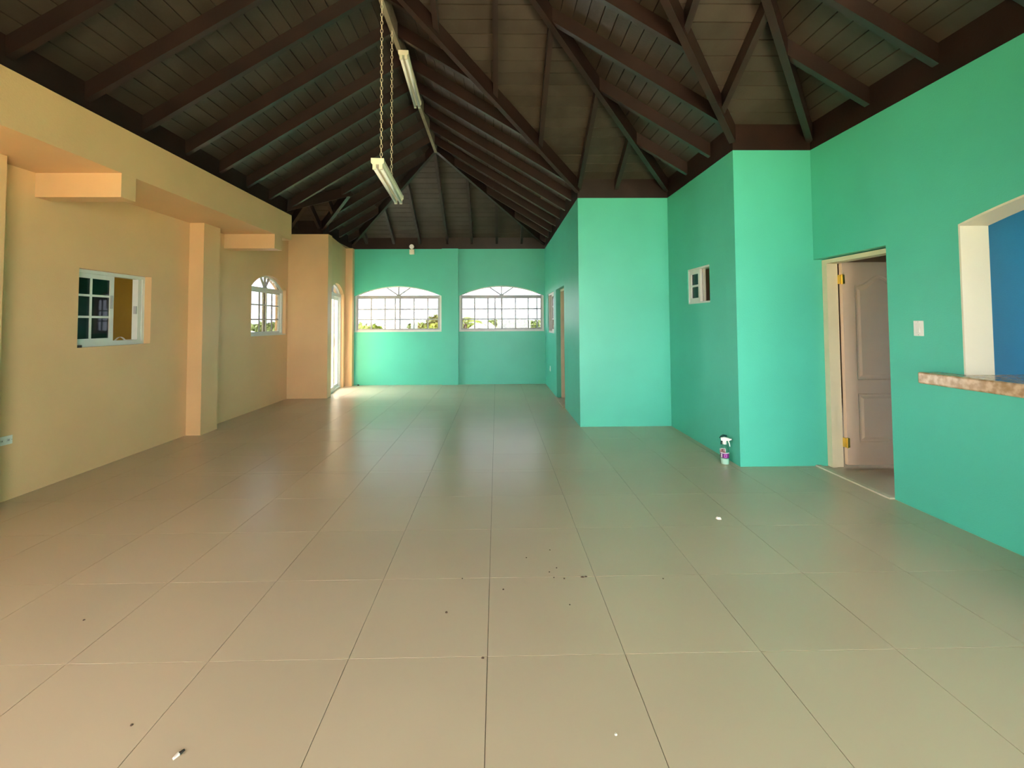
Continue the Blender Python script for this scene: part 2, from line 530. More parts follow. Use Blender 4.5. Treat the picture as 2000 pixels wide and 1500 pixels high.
rafters('strip_far', [-0.6, 0.0, 0.57, 1.17, 1.70]); rafters('strip_near', [0.4, 0.98, 1.58, 2.19])
rafters('front', [-2.8 + 0.6 * k for k in range(10)])
rafters('recess_far', [-3.92, -3.48, -3.1]); rafters('recess_near', [-3.9, -3.48, -3.1]); rafters('recess_end', [yc])

def zroof(d, drop): return ZB0 + SL * d - drop
def slope_beam(name, p, q, dp, dq, drop, width=0.06, mat_=RAFT):
    """rafter along a hip, valley or ridge between plan points p,q with roof distances dp,dq"""
    p, q = Vector(p), Vector(q)
    t = (q - p).normalized(); nrm = Vector((-t.y, t.x)) * width / 2
    bot, top = [], []
    for pt, d, s in ((p, dp, -1), (q, dq, -1), (q, dq, 1), (p, dp, 1)):
        w = pt + nrm * s
        bot.append((w.x, w.y, zroof(d, drop))); top.append((w.x, w.y, zroof(d, 0.012)))
    MB().hexa(bot, top).build(name, mat_, ceiling)
HD = 0.19
pk = (r1, YB - w1)
slope_beam('hip_rafter', (E, YB), pk, 0, w1, HD)
slope_beam('hip_rafter', (XA, YB), pk, 0, w1, HD)
slope_beam('valley_rafter', (XA, Y3), (r1, Y3 - w1), 0, w1, HD)
slope_beam('hip_rafter', (r1, Y3 - w1), (r2, Y3 - w2), w1, w2, HD)
slope_beam('hip_rafter', (XB, Y3), (r2, Y3 - w2), 0, w2, HD)
slope_beam('valley_rafter', (XB, Y2), (r2, Y2 - w2), 0, w2, HD)
slope_beam('hip_rafter', (r2, Y2 - w2), (r3, Y2 - w3), w2, w3, HD)
slope_beam('hip_rafter', (XC, Y2), (r3, Y2 - w3), 0, w3, HD)
slope_beam('hip_rafter', (E, YN), (r3, YN + w3), 0, w3, HD)
slope_beam('hip_rafter', (XC, YN), (r3, YN + w3), 0, w3, HD)
slope_beam('valley_rafter', (E, YR0), (E + hw, yc), 0, hw, HD)
slope_beam('valley_rafter', (E, YR1), (E + hw, yc), 0, hw, HD)
slope_beam('hip_rafter', (ER, YR0), (ER + hw, yc), 0, hw, HD)
slope_beam('hip_rafter', (ER, YR1), (ER + hw, yc), 0, hw, HD)
RIDGE = mat('lit_ridge_board', (0.30, 0.25, 0.17), 0.5, 0.3, 5)  # paler than the rafters: light on its underside is put into the colour
slope_beam('ridge_beam', pk, (r1, Y3 - w1), w1, w1, 0.215, 0.05, RIDGE)
slope_beam('ridge_beam', (r2, Y3 - w2), (r2, Y2 - w2), w2, w2, 0.215, 0.05, RIDGE)
slope_beam('ridge_beam', (r3, Y2 - w3), (r3, YN + w3), w3, w3, 0.215, 0.05, RIDGE)
slope_beam('ridge_beam', (ER + hw, yc), (E + hw, yc), hw, hw, 0.20, 0.05)
# wall plates between wall top and boards
eave = [(XC, YN), (XC, Y2), (XB, Y2), (XB, Y3), (XA, Y3), (XA, YB), (E, YB), (E, YR1), (ER, YR1), (ER, YR0), (E, YR0), (E, YN)]
for i in range(len(eave)):
    p, q = Vector(eave[i]), Vector(eave[(i + 1) % len(eave)])
    t = (q - p).normalized(); out = Vector((t.y, -t.x)) * 0.18
    if eave[i] in ((XB, Y2), (XA, Y3)): p = p + t * 0.18
    if (eave[i], eave[(i + 1) % len(eave)]) == ((E, YB), (E, YR1)): q = q - t * 0.18
    if eave[i] == (E, YR0): p = p + t * 0.18
    pts = [p, q, q + out, p + out]
    MB().hexa([(v.x, v.y, H) for v in pts], [(v.x, v.y, ZB0 + 0.09) for v in pts]).build('wall_plate', RAFT, ceiling)
# corner fillers on the wall top at outside corners
for x, y in ((XC, Y2), (XB, Y3), (XA, YB)):
    MB().box(x, x + 0.18, y, y + 0.18, H, ZB0 + 0.09).build('wall_plate', RAFT, ceiling)
for x, y in ((E, YB), (ER, YR1)):
    MB().box(x - 0.18, x, y, y + 0.18, H, ZB0 + 0.09).build('wall_plate', RAFT, ceiling)
MB().box(ER - 0.18, ER, YR0 - 0.18, YR0, H, ZB0 + 0.09).build('wall_plate', RAFT, ceiling)
MB().box(E - 0.18, E, YN - 0.18, YN, H, ZB0 + 0.09).box(XC, XC + .18, YN - 0.18, YN, H, ZB0 + .09).build('wall_plate', RAFT, ceiling)

# ------------------------------------------------------------------ windows
def bar(name, m, parent, x0, x1, z0, z1, y0, y1):
    return MB().box(x0, x1, y0, y1, z0, z1).build(name, m, parent)

def sash(parent, x0, x1, z0, z1, y0, cols, rows, st=0.035, mw=0.016, mm=None, dp=0.03, glass=GLASS, fm=ALU):
    """one sash: a frame part, with its bars and panes as sub-parts"""
    mb = MB().box(x0, x0 + st, y0, y0 + dp, z0, z1).box(x1 - st, x1, y0, y0 + dp, z0, z1)
    mb.box(x0 + st, x1 - st, y0, y0 + dp, z0, z0 + st).box(x0 + st, x1 - st, y0, y0 + dp, z1 - st, z1)
    s = mb.build('sash', fm, parent)
    mm = mm or MUNT
    xs = [x0 + st] + list(cols) + [x1 - st]
    zs = [z0 + st] + list(rows) + [z1 - st]
    for c in cols: bar('glazing_bar', mm, s, c - mw / 2, c + mw / 2, z0 + st, z1 - st, y0 + 0.006, y0 + dp - 0.006)
    for r in rows:
        for i in range(len(xs) - 1):
            a = xs[i] + (mw / 2 if i else 0); b = xs[i + 1] - (mw / 2 if i < len(xs) - 2 else 0)
            bar('glazing_bar', mm, s, a, b, r - mw / 2, r + mw / 2, y0 + 0.006, y0 + dp - 0.006)
    for i in range(len(xs) - 1):
        for j in range(len(zs) - 1):
            a = xs[i] + (mw / 2 if i else 0); b = xs[i + 1] - (mw / 2 if i < len(xs) - 2 else 0)
            c = zs[j] + (mw / 2 if j else 0); d = zs[j + 1] - (mw / 2 if j < len(zs) - 2 else 0)
            bar('pane', glass, s, a, b, c, d, y0 + dp / 2 - 0.002, y0 + dp / 2 + 0.002)
    return s

def fan_light(parent, x0, x1, zs, rise, y0, y1, fw, angs, sw=0.024, arch_m=ALU):
    """arched top: rim, spokes and sector panes"""
    outer = arch_pts(x0, x1, zs, rise, 24)
    c = (x0 + x1) / 2
    inner = arch_pts(x0 + fw * 2.2, x1 - fw * 2.2, zs, rise - fw, 24)
    rim = MB()
    for i in range(24):
        rim.prism_xz([outer[i], outer[i + 1], inner[i + 1], inner[i]], y0, y1)
    rim.build('arch_frame', arch_m, parent)
    hub = (c, zs)
    # spoke end points: intersection of ray with the inner arc
    ends = []
    for a in angs:
        dx, dz = math.cos(a), math.sin(a)
        best = None
        for i in range(24):
            p, q = inner[i], inner[i + 1]
            ex, ez = q[0] - p[0], q[1] - p[1]
            den = dx * ez - dz * ex
            if abs(den) < 1e-9: continue
            t = ((p[0] - hub[0]) * ez - (p[1] - hub[1]) * ex) / den
            u = ((p[0] - hub[0]) * dz - (p[1] - hub[1]) * dx) / den
            if t > 0 and -1e-6 <= u <= 1 + 1e-6: best = (hub[0] + t * dx, hub[1] + t * dz); idx = i
        ends.append((best, idx))
        n = (-dz * sw / 2, dx * sw / 2)
        MB().prism_xz([(hub[0] + n[0], hub[1] + n[1]), (hub[0] - n[0], hub[1] - n[1]), (best[0] - n[0], best[1] - n[1]), (best[0] + n[0], best[1] + n[1])],
                      y0 + 0.01, y1 - 0.01).build('spoke', MUNT, parent)
    MB().prism_xz([(hub[0] + 0.05 * math.cos(a), hub[1] + 0.03 * math.sin(a)) for a in [math.pi * i / 6 for i in range(7)]], y0 + 0.005, y1 - 0.005).build('spoke_hub', MUNT, parent)
    bounds = [(inner[0], -1)] + ends + [(inner[-1], 24)]
    ym = (y0 + y1) / 2
    for i in range(len(bounds) - 1):
        (p, a), (q, b) = bounds[i], bounds[i + 1]
        mid = [inner[k] for k in range(a + 1, b + 1) if 0 <= k <= 24]
        poly = [hub, p] + [m_ for m_ in mid if (abs(m_[0] - p[0]) > 1e-4 and abs(m_[0] - q[0]) > 1e-4)] + [q]
        MB().prism_xz(poly, ym - 0.002, ym + 0.002).build('pane', GLASS, parent)

def outer_frame(parent, x0, x1, z0, z1, y0, y1, fw, top=True):
    mb = MB().box(x0, x0 + fw, y0, y1, z0, z1).box(x1 - fw, x1, y0, y1, z0, z1).box(x0 + fw, x1 - fw, y0, y1, z0, z0 + fw)
    if top: mb.box(x0 + fw, x1 - fw, y0, y1, z1 - fw, z1)
    return mb.build('frame', ALU, parent)

# the two wide back windows
def back_window(name, x0, x1, label, lcols, rcols, mull):
    r = empty(name, (x0, YB, 0)); struct(r, label)
    w = x1 - x0
    outer_frame(r, 0, w, W_SILL, W_SPR + 0.012, 0.06, 0.13, 0.045)
    f = lambda x: x - x0
    bar('transom', MUNT, r, 0.045, w - 0.045, W_SPR - 0.033, W_SPR + 0.012, 0.055, 0.135)
    bar('sill', ALU, r, 0.0, w, W_SILL, W_SILL + 0.012, -0.012, 0.06)
    fan_light(r, 0, w, W_SPR + 0.012, W_RISE - 0.012, 0.07, 0.12, 0.022, [math.radians(a) for a in (34, 90, 146)])
    zr = [1.532, 1.774]
    sash(r, 0.045, f(mull) + 0.02, W_SILL + 0.045, W_SPR - 0.033, 0.065, [f(c) for c in lcols], zr, 0.028, 0.026, fm=MUNT)
    sash(r, f(mull) - 0.02, w - 0.045, W_SILL + 0.045, W_SPR - 0.033, 0.097, [f(c) for c in rcols], zr, 0.028, 0.026, fm=MUNT)
    return r
back_window('window_1', WIN_L[0], WIN_L[1], 'wide arched sliding window beside the peach corner strip', [-2.965, -2.639, -2.40], [-1.963, -1.637, -1.385], -2.29)
back_window('window_2', WIN_R[0], WIN_R[1], 'wide arched sliding window by the green doorway wall', [-0.522, -0.206, -0.036], [0.451, 0.756, 0.963], 0.122)

# arched window in the left wall
r = empty('window_3', (XW, 7.49, 0), L90); struct(r, 'tall arched window in the peach wall')
w = 1.21
outer_frame(r, 0, w, 1.24, 2.085, 0.06, 0.13, 0.04)
bar('transom', ALU, r, 0.04, w - 0.04, 2.03, 2.085, 0.055, 0.135)
bar('sill', ALU, r, 0, w, 1.24, 1.252, -0.005, 0.06)
fan_light(r, 0, w, 2.085, 0.225, 0.07, 0.12, 0.03, [math.radians(a) for a in (52, 90, 128)])
sash(r, 0.04, 0.63, 1.28, 2.03, 0.065, [0.40], [1.524, 1.779], 0.03, 0.022)
sash(r, 0.58, w - 0.04, 1.28, 2.03, 0.097, [0.90], [1.524, 1.779], 0.03, 0.022)

# sliding window in the left wall, half open
r = empty('window_4', (XW, 4.42, 0), L90); struct(r, 'square sliding window standing half open in the peach wall')
w = 0.915
outer_frame(r, 0, w, 1.225, 2.005, 0.075, 0.16, 0.035)
bar('track', ALU, r, 0.035, w - 0.035, 1.26, 1.275, 0.08, 0.155)
sash(r, 0.03, 0.50, 1.262, 1.968, 0.082, [0.235], [1.529, 1.748], 0.045, 0.022, mm=ALU)
sash(r, 0.05, 0.52, 1.262, 1.968, 0.118, [0.245], [1.529, 1.748], 0.045, 0.022, mm=ALU)
MB().box(w - 0.085, w - 0.035, 0.085, 0.15, 1.27, 1.968).build('track_post', ALU, r)
lk = MB().box(w - 0.098, w - 0.085, 0.095, 0.125, 1.57, 1.66).build('latch', MUNT, r)
lk2 = MB().box(0.455, 0.475, 0.068, 0.083, 1.62, 1.76).build('sash_lock', MUNT, r)

# small sliding window in the middle green wall
r = empty('window_5', (XB, 5.625, 0), R90); struct(r, 'small two-pane sliding window half open in the green wall')
w = 0.588
outer_frame(r, 0, w, 1.665, 2.10, 0.01, 0.09, 0.022)
sash(r, 0.02, 0.315, 1.685, 2.08, 0.015, [], [1.885], 0.05, 0.025, mm=ALU)
sash(r, 0.03, 0.325, 1.685, 2.08, 0.05, [], [1.885], 0.05, 0.025, mm=ALU)

# narrow window in the far green wall
r = empty('window_6', (XA, 10.06, 0), R90); struct(r, 'narrow sliding window beside the green doorway')
w = 1.08
outer_frame(r, 0, w, 1.22, 2.075, 0.02, 0.10, 0.04)
sash(r, 0.50, w - 0.04, 1.26, 2.035, 0.03, [0.77], [1.515, 1.775], 0.045, 0.025, mm=ALU)
sash(r, 0.48, w - 0.06, 1.26, 2.035, 0.065, [0.76], [1.515, 1.775], 0.045, 0.025, mm=ALU)

# arched glass door in the angled wall
r = empty('door_1', P0, ang); struct(r, 'arched sliding glass door with white frame')
u0, u1 = DOOR_U
MB().box(u0, u0 + 0.05, 0.06, 0.14, 0.004, D_SPR).box(u1 - 0.05, u1, 0.06, 0.14, 0.004, D_SPR)\
    .box(u0 + 0.05, u1 - 0.05, 0.06, 0.14, 0.004, 0.04).build('frame', ALU, r)
bar('transom', ALU, r, u0 + 0.05, u1 - 0.05, D_SPR - 0.07, D_SPR, 0.055, 0.145)
fan_light(r, u0, u1, D_SPR, D_RISE, 0.07, 0.13, 0.03, [math.radians(90)])
um = (u0 + u1) / 2
sash(r, u0 + 0.05, um + 0.03, 0.04, D_SPR - 0.07, 0.065, [], [], 0.07, fm=ALU, glass=DGLASS)
sash(r, um - 0.03, u1 - 0.05, 0.04, D_SPR - 0.07, 0.102, [], [], 0.07, fm=ALU, glass=DGLASS)
bar('handle', MUNT, r, um - 0.02, um + 0.005, 0.95, 1.15, 0.045, 0.065)

# ------------------------------------------------------------------ doors
# cream panel door opened into the side room
r = empty('door_2', (3.30, 4.44, 0)); struct(r, 'cream arched-panel door standing open in its cream frame')
# frame: hinge-side jamb against the green return, head, strike-side jamb
MB().box(0.0, 0.12, -0.015, 0.035, 0.004, 2.06).build('jamb', JAMB, r)
MB().box(0.0, 0.045, -0.03, -0.015, 0.004, 2.03).build('door_stop', JAMB, r)
MB().box(0.0, 0.12, -0.80, -0.015, 2.02, 2.06).build('frame_head', JAMB, r)
MB().box(0.0, 0.12, -0.835, -0.80, 0.004, 2.06).build('jamb', JAMB, r)
leafw, y_f, y_b = 0.74, -0.052, -0.014
lx0 = 0.135
lz0, lz1 = 0.035, 2.03
# leaf with two recessed moulded panels
def panel_outline(x0, x1, z0, z1, arch):
    if not arch: return [(x0, z0), (x1, z0), (x1, z1), (x0, z1)]
    pts = [(x0, z0), (x1, z0)]
    n = 16
    for i in range(n + 1):
        t = i / n
        x = x1 + (x0 - x1) * t
        bump_ = 0.5 - 0.5 * math.cos(2 * math.pi * t)
        pts.append((x, z1 + arch * bump_ ** 1.3))
    return pts
leaf = MB().box(lx0, lx0 + leafw, y_f + 0.012, y_b, lz0, lz1).build('leaf', DOORP, r)
def ring(mb, A, B, ya, yb):
    n = len(A)
    vs = [(x, ya, z) for x, z in A] + [(x, yb, z) for x, z in B]
    mb.add(vs, [(i, (i + 1) % n, n + (i + 1) % n, n + i) for i in range(n)])
def shrink(pts, d):
    cx = sum(p[0] for p in pts) / len(pts)
    x0 = min(p[0] for p in pts); x1 = max(p[0] for p in pts); z0 = min(p[1] for p in pts)
    out = []
    for x, z in pts:
        nx = x0 + d + (x - x0) * (x1 - x0 - 2 * d) / (x1 - x0)
        nz = z + d if z <= z0 + 1e-6 else z - d
        out.append((nx, nz))
    return out
def skin_panels():
    bm = bmesh.new()
    outer = [(lx0, lz0), (lx0 + leafw, lz0), (lx0 + leafw, lz1), (lx0, lz1)]
    p1 = panel_outline(lx0 + 0.125, lx0 + leafw - 0.125, 0.86, 1.80, 0.10)
    p2 = panel_outline(lx0 + 0.125, lx0 + leafw - 0.125, 0.25, 0.73, 0)
    for lp in (outer, p1, p2):
        vs = [bm.verts.new((x, y_f, z)) for x, z in lp]
        for i in range(len(vs)): bm.edges.new((vs[i], vs[(i + 1) % len(vs)]))
    bmesh.ops.triangle_fill(bm, use_beauty=True, use_dissolve=False, edges=bm.edges[:], normal=(0, -1, 0))
    bmesh.ops.recalc_face_normals(bm, faces=bm.faces)
    me = bpy.data.meshes.new('leaf_face'); bm.to_mesh(me); bm.free()
    me.materials.append(DOORP)
    o = bpy.data.objects.new('leaf_face', me); COL.objects.link(o); o.parent = leaf
    side = MB(); ring(side, outer, outer, y_f, y_f + 0.012); s = side.build('leaf_edge', DOORP, leaf)
    for p in (p1, p2):
        mb = MB()
        a = shrink(p, 0.014); b = shrink(p, 0.03); c = shrink(p, 0.052)
        ring(mb, p, a, y_f, y_f + 0.010); ring(mb, a, b, y_f + 0.010, y_f + 0.010); ring(mb, b, c, y_f + 0.010, y_f + 0.001)
        n = len(c); mb.add([(x, y_f + 0.001, z) for x, z in c], [tuple(range(n))])
        mb.build('door_panel', DOORP, leaf)
skin_panels()
for z in (0.25, 1.86):
    h = MB().box(0.118, 0.130, y_f - 0.004, y_b + 0.002, z - 0.045, z + 0.045).box(0.140, 0.160, y_f - 0.003, y_f + 0.001, z - 0.045, z + 0.045)
    h.tube([(0.134, y_f - 0.006, z - 0.05), (0.134, y_f - 0.006, z + 0.05)], 0.008, 10)
    h.build('hinge', BRASS, r)
MB().tube([(lx0 + leafw - 0.06, y_f, 0.98), (lx0 + leafw - 0.06, y_f - 0.06, 0.98)], [0.012, 0.026], 12).build('door_knob', BRASS, leaf)
th = box('trim_1', THRESH, None, XC - 0.045, XC + 0.005, 3.633, 4.476, 0.0, 0.012)
struct(th, 'pale threshold strip under the cream door')

# doorway in the far green wall
r = empty('door_3', (XA, 8.66, 0), R90); struct(r, 'open doorway with cream frame in the far green wall')
MB().box(0.0, 0.045, 0.085, 0.17, 0.004, 2.075).box(0.995, 1.04, 0.085, 0.17, 0.004, 2.075).build('jamb', JAMB, r)
MB().box(0.045, 0.995, 0.085, 0.17, 2.03, 2.075).build('frame_head', JAMB, r)
th = box('trim_2', THRESH, None, XA - 0.035, XA + 0.01, 7.625, 8.655, 0.0, 0.012)
struct(th, 'pale threshold strip under the green doorway')

# ------------------------------------------------------------------ side rooms
sr = MB()
sr.box(6.4, 6.5, 3.35, 5.2, 0, 2.9).box(6.4, 6.5, 6.2, 10.7, 0, 2.9).box(6.4, 6.5, 5.2, 6.2, 0, 0.9).box(6.4, 6.5, 5.2, 6.2, 2.1, 2.9)  # hidden gap in the far wall, added to light this room a little
sr.box(XA + TH, 6.5, 10.6, 10.7, 0, 2.9).build('wall_side_room', BROWNROOM)
struct(bpy.data.objects['wall_side_room'], 'brown walls of the dim room behind the green walls')
o = MB().box(XC + TH, 6.5, 3.30, 3.40, 0, 3.1).build('wall_partition', BLUE)
struct(o, 'blue partition wall seen through the serving hatch')
o = MB().box(XA + TH, 6.5, 6.24 + TH, 10.7, 2.9, 3.0).box(XB + TH, 6.5, Y2 + TH, 6.24 + TH, 2.9, 3.0).box(XC + TH, 6.5, 3.4, Y2 + TH, 2.9, 3.0).build('ceiling_side_room', RAFT)
struct(o, 'dark ceiling of the dim side room')
kb = MB().box(6.4, 6.5, -3.3, -2.9, 0, 3.1).box(6.4, 6.5, -0.7, 3.30, 0, 3.1).box(6.4, 6.5, -2.9, -0.7, 0, 0.6).box(6.4, 6.5, -2.9, -0.7, 2.5, 3.1)
kb.box(XC + TH, 6.5, -3.4, -3.3, 0, 3.1)
o = kb.build('wall_kitchen', BLUE); struct(o, 'blue walls of the kitchen behind the serving hatch')
o = MB().box(XC + TH, 6.5, -3.4, 3.4, 3.1, 3.2).build('ceiling_kitchen', CREAM); struct(o, 'pale ceiling of the blue kitchen')
mr = MB().box(-7.0, -6.9, 2.6, 7.0, 0, 2.8).box(-7.0, XW - TH, 6.95, 7.05, 0, 2.8)
mr.box(-7.0, XW - TH, 2.5, 2.6, 0, 1.3).box(-7.0, XW - TH, 2.5, 2.6, 2.1, 2.8).box(-7.0, -6.9, 2.5, 2.6, 1.3, 2.1).box(-6.55, XW - TH, 2.5, 2.6, 1.3, 2.1)  # hidden gap in the end wall, added to let some light in
o = mr.build('wall_mustard_room', MUSTARD); struct(o, 'mustard walls of the room beyond the sliding window')
o = MB().box(-7.0, XW - TH, 2.5, 7.05, 2.8, 2.9).build('ceiling_mustard_room', CREAM); struct(o, 'pale ceiling of the mustard room')
o = MB().box(-7.0, XW - 0.1, 2.5, 7.05, -0.12, 0.0).build('floor_mustard_room', TILE); struct(o, 'tiled floor of the mustard room')

# ------------------------------------------------------------------ serving counter
ct = empty('countertop', (3.2, 2.0, 0.99))
tag(ct, 'brown speckled granite countertop in the serving hatch', 'countertop')
ctm = MB().hexa(*[[(x, y, z) for x, y in ((-0.13, -0.44), (0.02, -0.44), (0.02, -1.23), (0.45, -1.23), (0.45, 1.037), (0.02, 1.037), (0.02, 1.24), (-0.13, 1.24))] for z in (0.0, 0.083)]).build('slab', GRANITE, ct, bevel=0.010)

# ------------------------------------------------------------------ light fixtures
def chain(parent, x, y, z0, z1, name='chain'):
    mb = MB()
    link, r_w, wr = 0.050, 0.011, 0.0028
    n = int((z1 - z0) / (link - 2 * wr * 1.6)) + 1
    step = (z1 - z0) / n
    for i in range(n):
        zc = z0 + step * (i + 0.5)
        pts = []
        m_ = 10
        for k in range(m_ + 1):
            a = 2 * math.pi * k / m_
            ox, oz = r_w * math.cos(a), (step / 2 + wr) * math.sin(a)
            pts.append((x + ox, y, zc + oz) if i % 2 == 0 else (x, y + ox, zc + oz))
        mb.tube(pts, wr, 5, caps=False)
    return mb.build(name, CHAIN, parent, smooth=True)

def fixture(name, p, q, label, drop_w=0.105):
    p, q = Vector(p), Vector(q)
    L = (q - p).length
    r = empty(name, p, math.atan2((q - p).y, (q - p).x))
    tag(r, label, 'light fixture', 'twin-tube strip lights under the ridge')
    hw_ = 0.055
    # tray: shallow box with folded lower edges
    sec = [(-hw_, 0.0), (hw_, 0.0), (hw_, -0.034), (hw_ * 0.72, -0.050), (-hw_ * 0.72, -0.050), (-hw_, -0.034)]
    MB().hexa([(0.0, y, z) for y, z in sec], [(L, y, z) for y, z in sec]).build('tray', ENAMEL, r)
    for x0, x1 in ((-0.006, 0.022), (L - 0.022, L + 0.006)):
        e = [(-hw_ - .003, 0.002), (hw_ + .003, 0.002), (hw_ + .003, -0.040), (hw_ * 0.8, -0.056), (-hw_ * 0.8, -0.056), (-hw_ - .003, -0.040)]
        cap = MB().hexa([(x0, y, z) for y, z in e], [(x1, y, z) for y, z in e]).build('end_cap', ENAMEL, r)
        for s in (-1, 1):
            MB().box(x0 + 0.004, x1 - 0.004, s * 0.029 - 0.015, s * 0.029 + 0.015, -0.100, -0.054).build('lamp_holder', ENAMEL, cap)
    for s in (-1, 1):
        MB().tube([(0.016, s * 0.029, -0.083), (L - 0.016, s * 0.029, -0.083)], 0.0165, 14).build('tube', TUBE, r, smooth=True)
    return r
ZRB = ZB0 + SL * w1 - 0.215
f1 = fixture('strip_light', (-1.083, 4.07, 2.955), (-1.155, 5.28, 2.955), 'white twin-tube strip light hanging low on two long chains')
for yy in (4.24, 4.80):
    dx = -1.083 + (-1.155 + 1.083) * (yy - 4.07) / 1.21
    c = chain(None, dx, yy, 2.955, ZRB + 0.01)
    c.parent = f1; c.matrix_parent_inverse = (Matrix.Translation(f1.location) @ Matrix.Rotation(f1.rotation_euler.z, 4, 'Z')).inverted()
f2 = fixture('strip_light', (r1 + 0.06, 5.10, ZRB - 0.03), (r1 + 0.01, 6.30, ZRB - 0.03), 'white twin-tube strip light fixed close up to the ridge beam')
for t in (0.25, 0.95):
    MB().box(t - 0.02, t + 0.02, -0.012, 0.012, -0.005, 0.06).build('mounting_bracket', ENAMEL, f2)

# ------------------------------------------------------------------ wall fittings
def plate(name, loc, rz, w, h, label, cat, kind):
    r = empty(name, loc, rz); tag(r, label, cat)
    MB().box(-w / 2, w / 2, -0.007, 0, -h / 2, h / 2).build('cover_plate', WHITE, r, bevel=0.002)
    if kind == 'switch':
        MB().box(-0.018, 0.018, -0.010, -0.006, -0.036, 0.036).build('switch_surround', ALU, r)
        MB().add([(-0.015, -0.010, -0.032), (0.015, -0.010, -0.032), (0.015, -0.010, 0.032), (-0.015, -0.010, 0.032), (-0.015, -0.016, -0.032), (0.015, -0.016, -0.032)],
                 [(0, 1, 5, 4), (4, 5, 2, 3), (0, 4, 3), (1, 2, 5), (0, 3, 2, 1)]).build('rocker', WHITE, r)
    else:
        for s in (-1, 1):
            o = MB().box(s * w * 0.22 - 0.014, s * w * 0.22 + 0.014, -0.0085, -0.006, -0.016, 0.016).build('socket', ALU, r)
            MB().box(s * w * .22 - 0.006, s * w * .22 - 0.003, -0.0092, -0.008, -0.006, 0.006).box(s * w * .22 + 0.003, s * w * .22 + 0.006, -0.0092, -0.008, -0.006, 0.006).build('slot', DARKBIT, o)
    for s in (-1, 1):
        if kind == 'switch': MB().tube([(0, -0.006, s * h * .42), (0, -0.0085, s * h * .42)], 0.003, 8).build('screw', MUNT, r)
        else: MB().tube([(s * w * .44, -0.006, 0), (s * w * .44, -0.0085, 0)], 0.003, 8).build('screw', MUNT, r)
    return r
plate('light_switch', (XC, 3.368, 1.387), R90, 0.078, 0.116, 'white rocker light switch on green wall beside cream door', 'light switch', 'switch')
plate('wall_outlet', (XW, 3.80, 0.498), L90, 0.118, 0.072, 'white double outlet low on the peach wall', 'outlet', 'outlet')
plate('wall_outlet', (XA, 9.67, 0.45), R90, 0.075, 0.11, 'pale green-tinted outlet low on wall beyond green doorway', 'outlet', 'switch')
# emergency lamp on the back wall
em = empty('sensor_lamp', (-1.99, YB, 3.13)); tag(em, 'small white box with round lamp head above arched window', 'wall lamp')
MB().box(-0.055, 0.055, -0.06, 0, -0.065, 0.05).build('housing', ENAMEL, em, bevel=0.006)
MB().tube([(0, -0.04, 0.05), (0, -0.05, 0.08)], 0.015, 10).build('swivel_neck', WHITE, em)
hd = MB(); hd.tube([(0, 0.0, 0.115), (0, -0.02, 0.115), (0, -0.075, 0.112), (0, -0.085, 0.112)], [0.03, 0.05, 0.055, 0.05], 18).build('lamp_head', WHITE, em, smooth=False)
MB().tube([(0, -0.084, 0.112), (0, -0.088, 0.112)], 0.04, 18).build('lens', TUBE, em)

